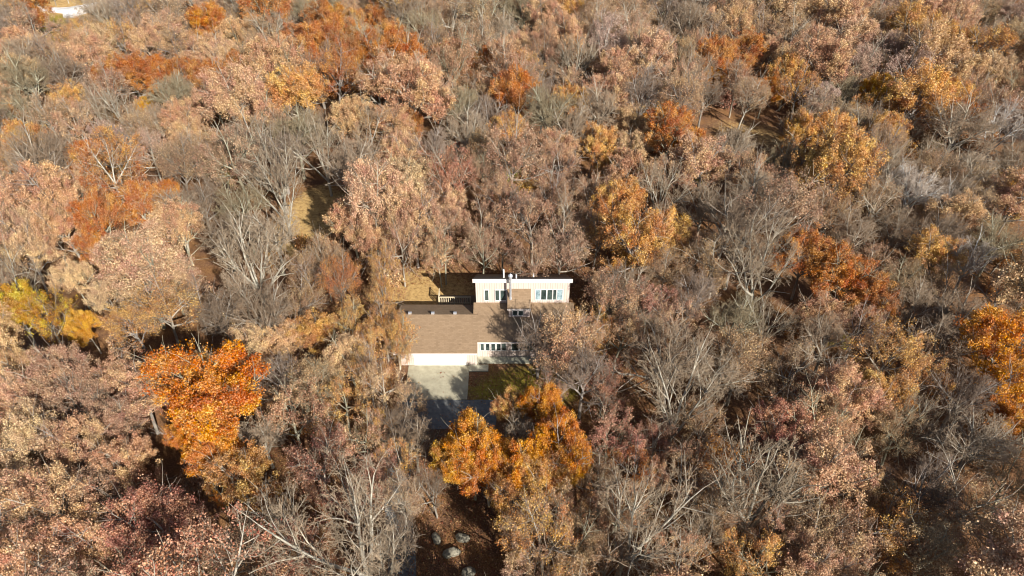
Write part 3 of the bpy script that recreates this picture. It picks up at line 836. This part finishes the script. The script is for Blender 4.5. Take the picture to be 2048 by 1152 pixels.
# ---- labels: look + nearest landmark + rank among look-alikes
LAND = [('the house', 1000, 640), ('the boulders', 900, 1100), ('the driveway', 860, 790), ('the gravel lot', 130, 20)]
for t in TREES:
    if t['hero'] or (t['label'] and ':' in t['label']):
        nm, t['label'] = t['label'].split(':', 1)
        LAND.append(('the ' + nm.strip(), t['u'], t['v']))
        t['label'] = t['label'].strip()
def look(t):
    s = 'small ' if t['R'] < 2.6 else ('broad ' if t['R'] > 4.6 else '')
    if t['kind'] == 'bush': s = 'low ' if t['H'] < 2.6 else 'tall '
    kn = t['kind']; cn = CNAME[t['c']]
    return {'oak': s + cn + ' oak', 'maple': s + cn + ' maple', 'thin': s + cn + ' thin-leaved tree', 'wispy': s + cn + ' twiggy tree', 'bare': s + ('bare silvery tree' if t['c'] == 'S' else 'bare grey tree'), 'vase': s + 'bare pale tree', 'bush': s + cn + ' shrub'}[kn]
def relation(t):
    best = min(LAND, key=lambda L: (L[1] - t['u']) ** 2 + ((L[2] - t['v']) * 1.3) ** 2)
    dx, dy = t['u'] - best[1], (t['v'] - best[2])
    if abs(dx) > 1.5 * abs(dy): d = 'left of' if dx < 0 else 'right of'
    elif abs(dy) > 1.5 * abs(dx): d = 'beyond' if dy < 0 else 'in front of'
    else: d = ('beyond and ' if dy < 0 else 'in front and ') + ('left of' if dx < 0 else 'right of')
    return d + ' ' + best[0]
ORD = ['leftmost', 'second from left', 'third from left', 'fourth from left', 'fifth from left', 'sixth from left', 'seventh from left', 'eighth from left', 'ninth from left'] + [w_ + ' from left' for w_ in 'tenth eleventh twelfth thirteenth fourteenth fifteenth sixteenth seventeenth eighteenth nineteenth twentieth twenty-first twenty-second twenty-third'.split()]
def do_labels():
    grp = {}
    for t in TREES:
        if not t['label']:
            grp.setdefault((look(t), relation(t)), []).append(t)
    for (lk, rel), ts in grp.items():
        ts.sort(key=lambda t: t['u'])
        n = len(ts)
        for i, t in enumerate(ts):
            if n == 1: t['label'] = lk + ' ' + rel
            elif i == n - 1: t['label'] = lk + ' ' + rel + ', rightmost of such'
            else: t['label'] = lk + ' ' + rel + ', ' + ORD[min(i, len(ORD) - 1)]
    for t in TREES:
        for a_, b_ in ((' of such', ''), ('beyond and ', 'up '), ('in front and ', 'down '), (' from left', '')):
            if len(t['label'].split()) > 16: t['label'] = t['label'].replace(a_, b_)
do_labels()
R3 = random.Random(77)
cnt = {}
for t in TREES:
    k = t['kind']; cnt[k] = cnt.get(k, R3.randrange(5)) + 1
    place(t, cnt[k])
print('KINDS', cnt)

# ------------------------------------------------------------------ fallen leaves and low brush
rg = np.random.default_rng(3)
def scatter(n, x0, x1, y0, y1, size, name, label, c, sw, avoid=True):
    X = rg.uniform(x0, x1, n); Y = rg.uniform(y0, y1, n)
    keep = np.ones(n, bool)
    if avoid:
        keep &= ~((X > -11.8) & (X < 6.4) & (Y > 46.3) & (Y < 59.8))
        keep &= ~((X > -10.4) & (X < -4.2) & (Y > 42.7) & (Y < 47.4) & (rg.uniform(size=n) > 0.10))
        keep &= ~((X > -11.4) & (X < -1.2) & (Y > 39.4) & (Y < 42.9) & (rg.uniform(size=n) > 0.15))
    X, Y = X[keep], Y[keep]
    Z = np.array([terrain(a, b_) for a, b_ in zip(X, Y)]) + rg.uniform(0.02, 0.07, len(X))
    V, F = leaf_quads(np.stack([X, Y, Z], 1), size, rg, 1.6)
    me = quad_mesh(name, V, F, m_leaf, attrs={'clump': rg.uniform(size=len(F)), 'leaf': rg.uniform(size=len(F))})
    o = bpy.data.objects.new(name, me); o.color = (*c, sw); COL.objects.link(o)
    tag(o, label, 'leaves', kind='stuff')
scatter(60000, -22, 20, 20, 66, 0.075, 'fallen_leaves', 'brown fallen leaves scattered over the ground round the house', (0.36, 0.19, 0.10), 0.6)
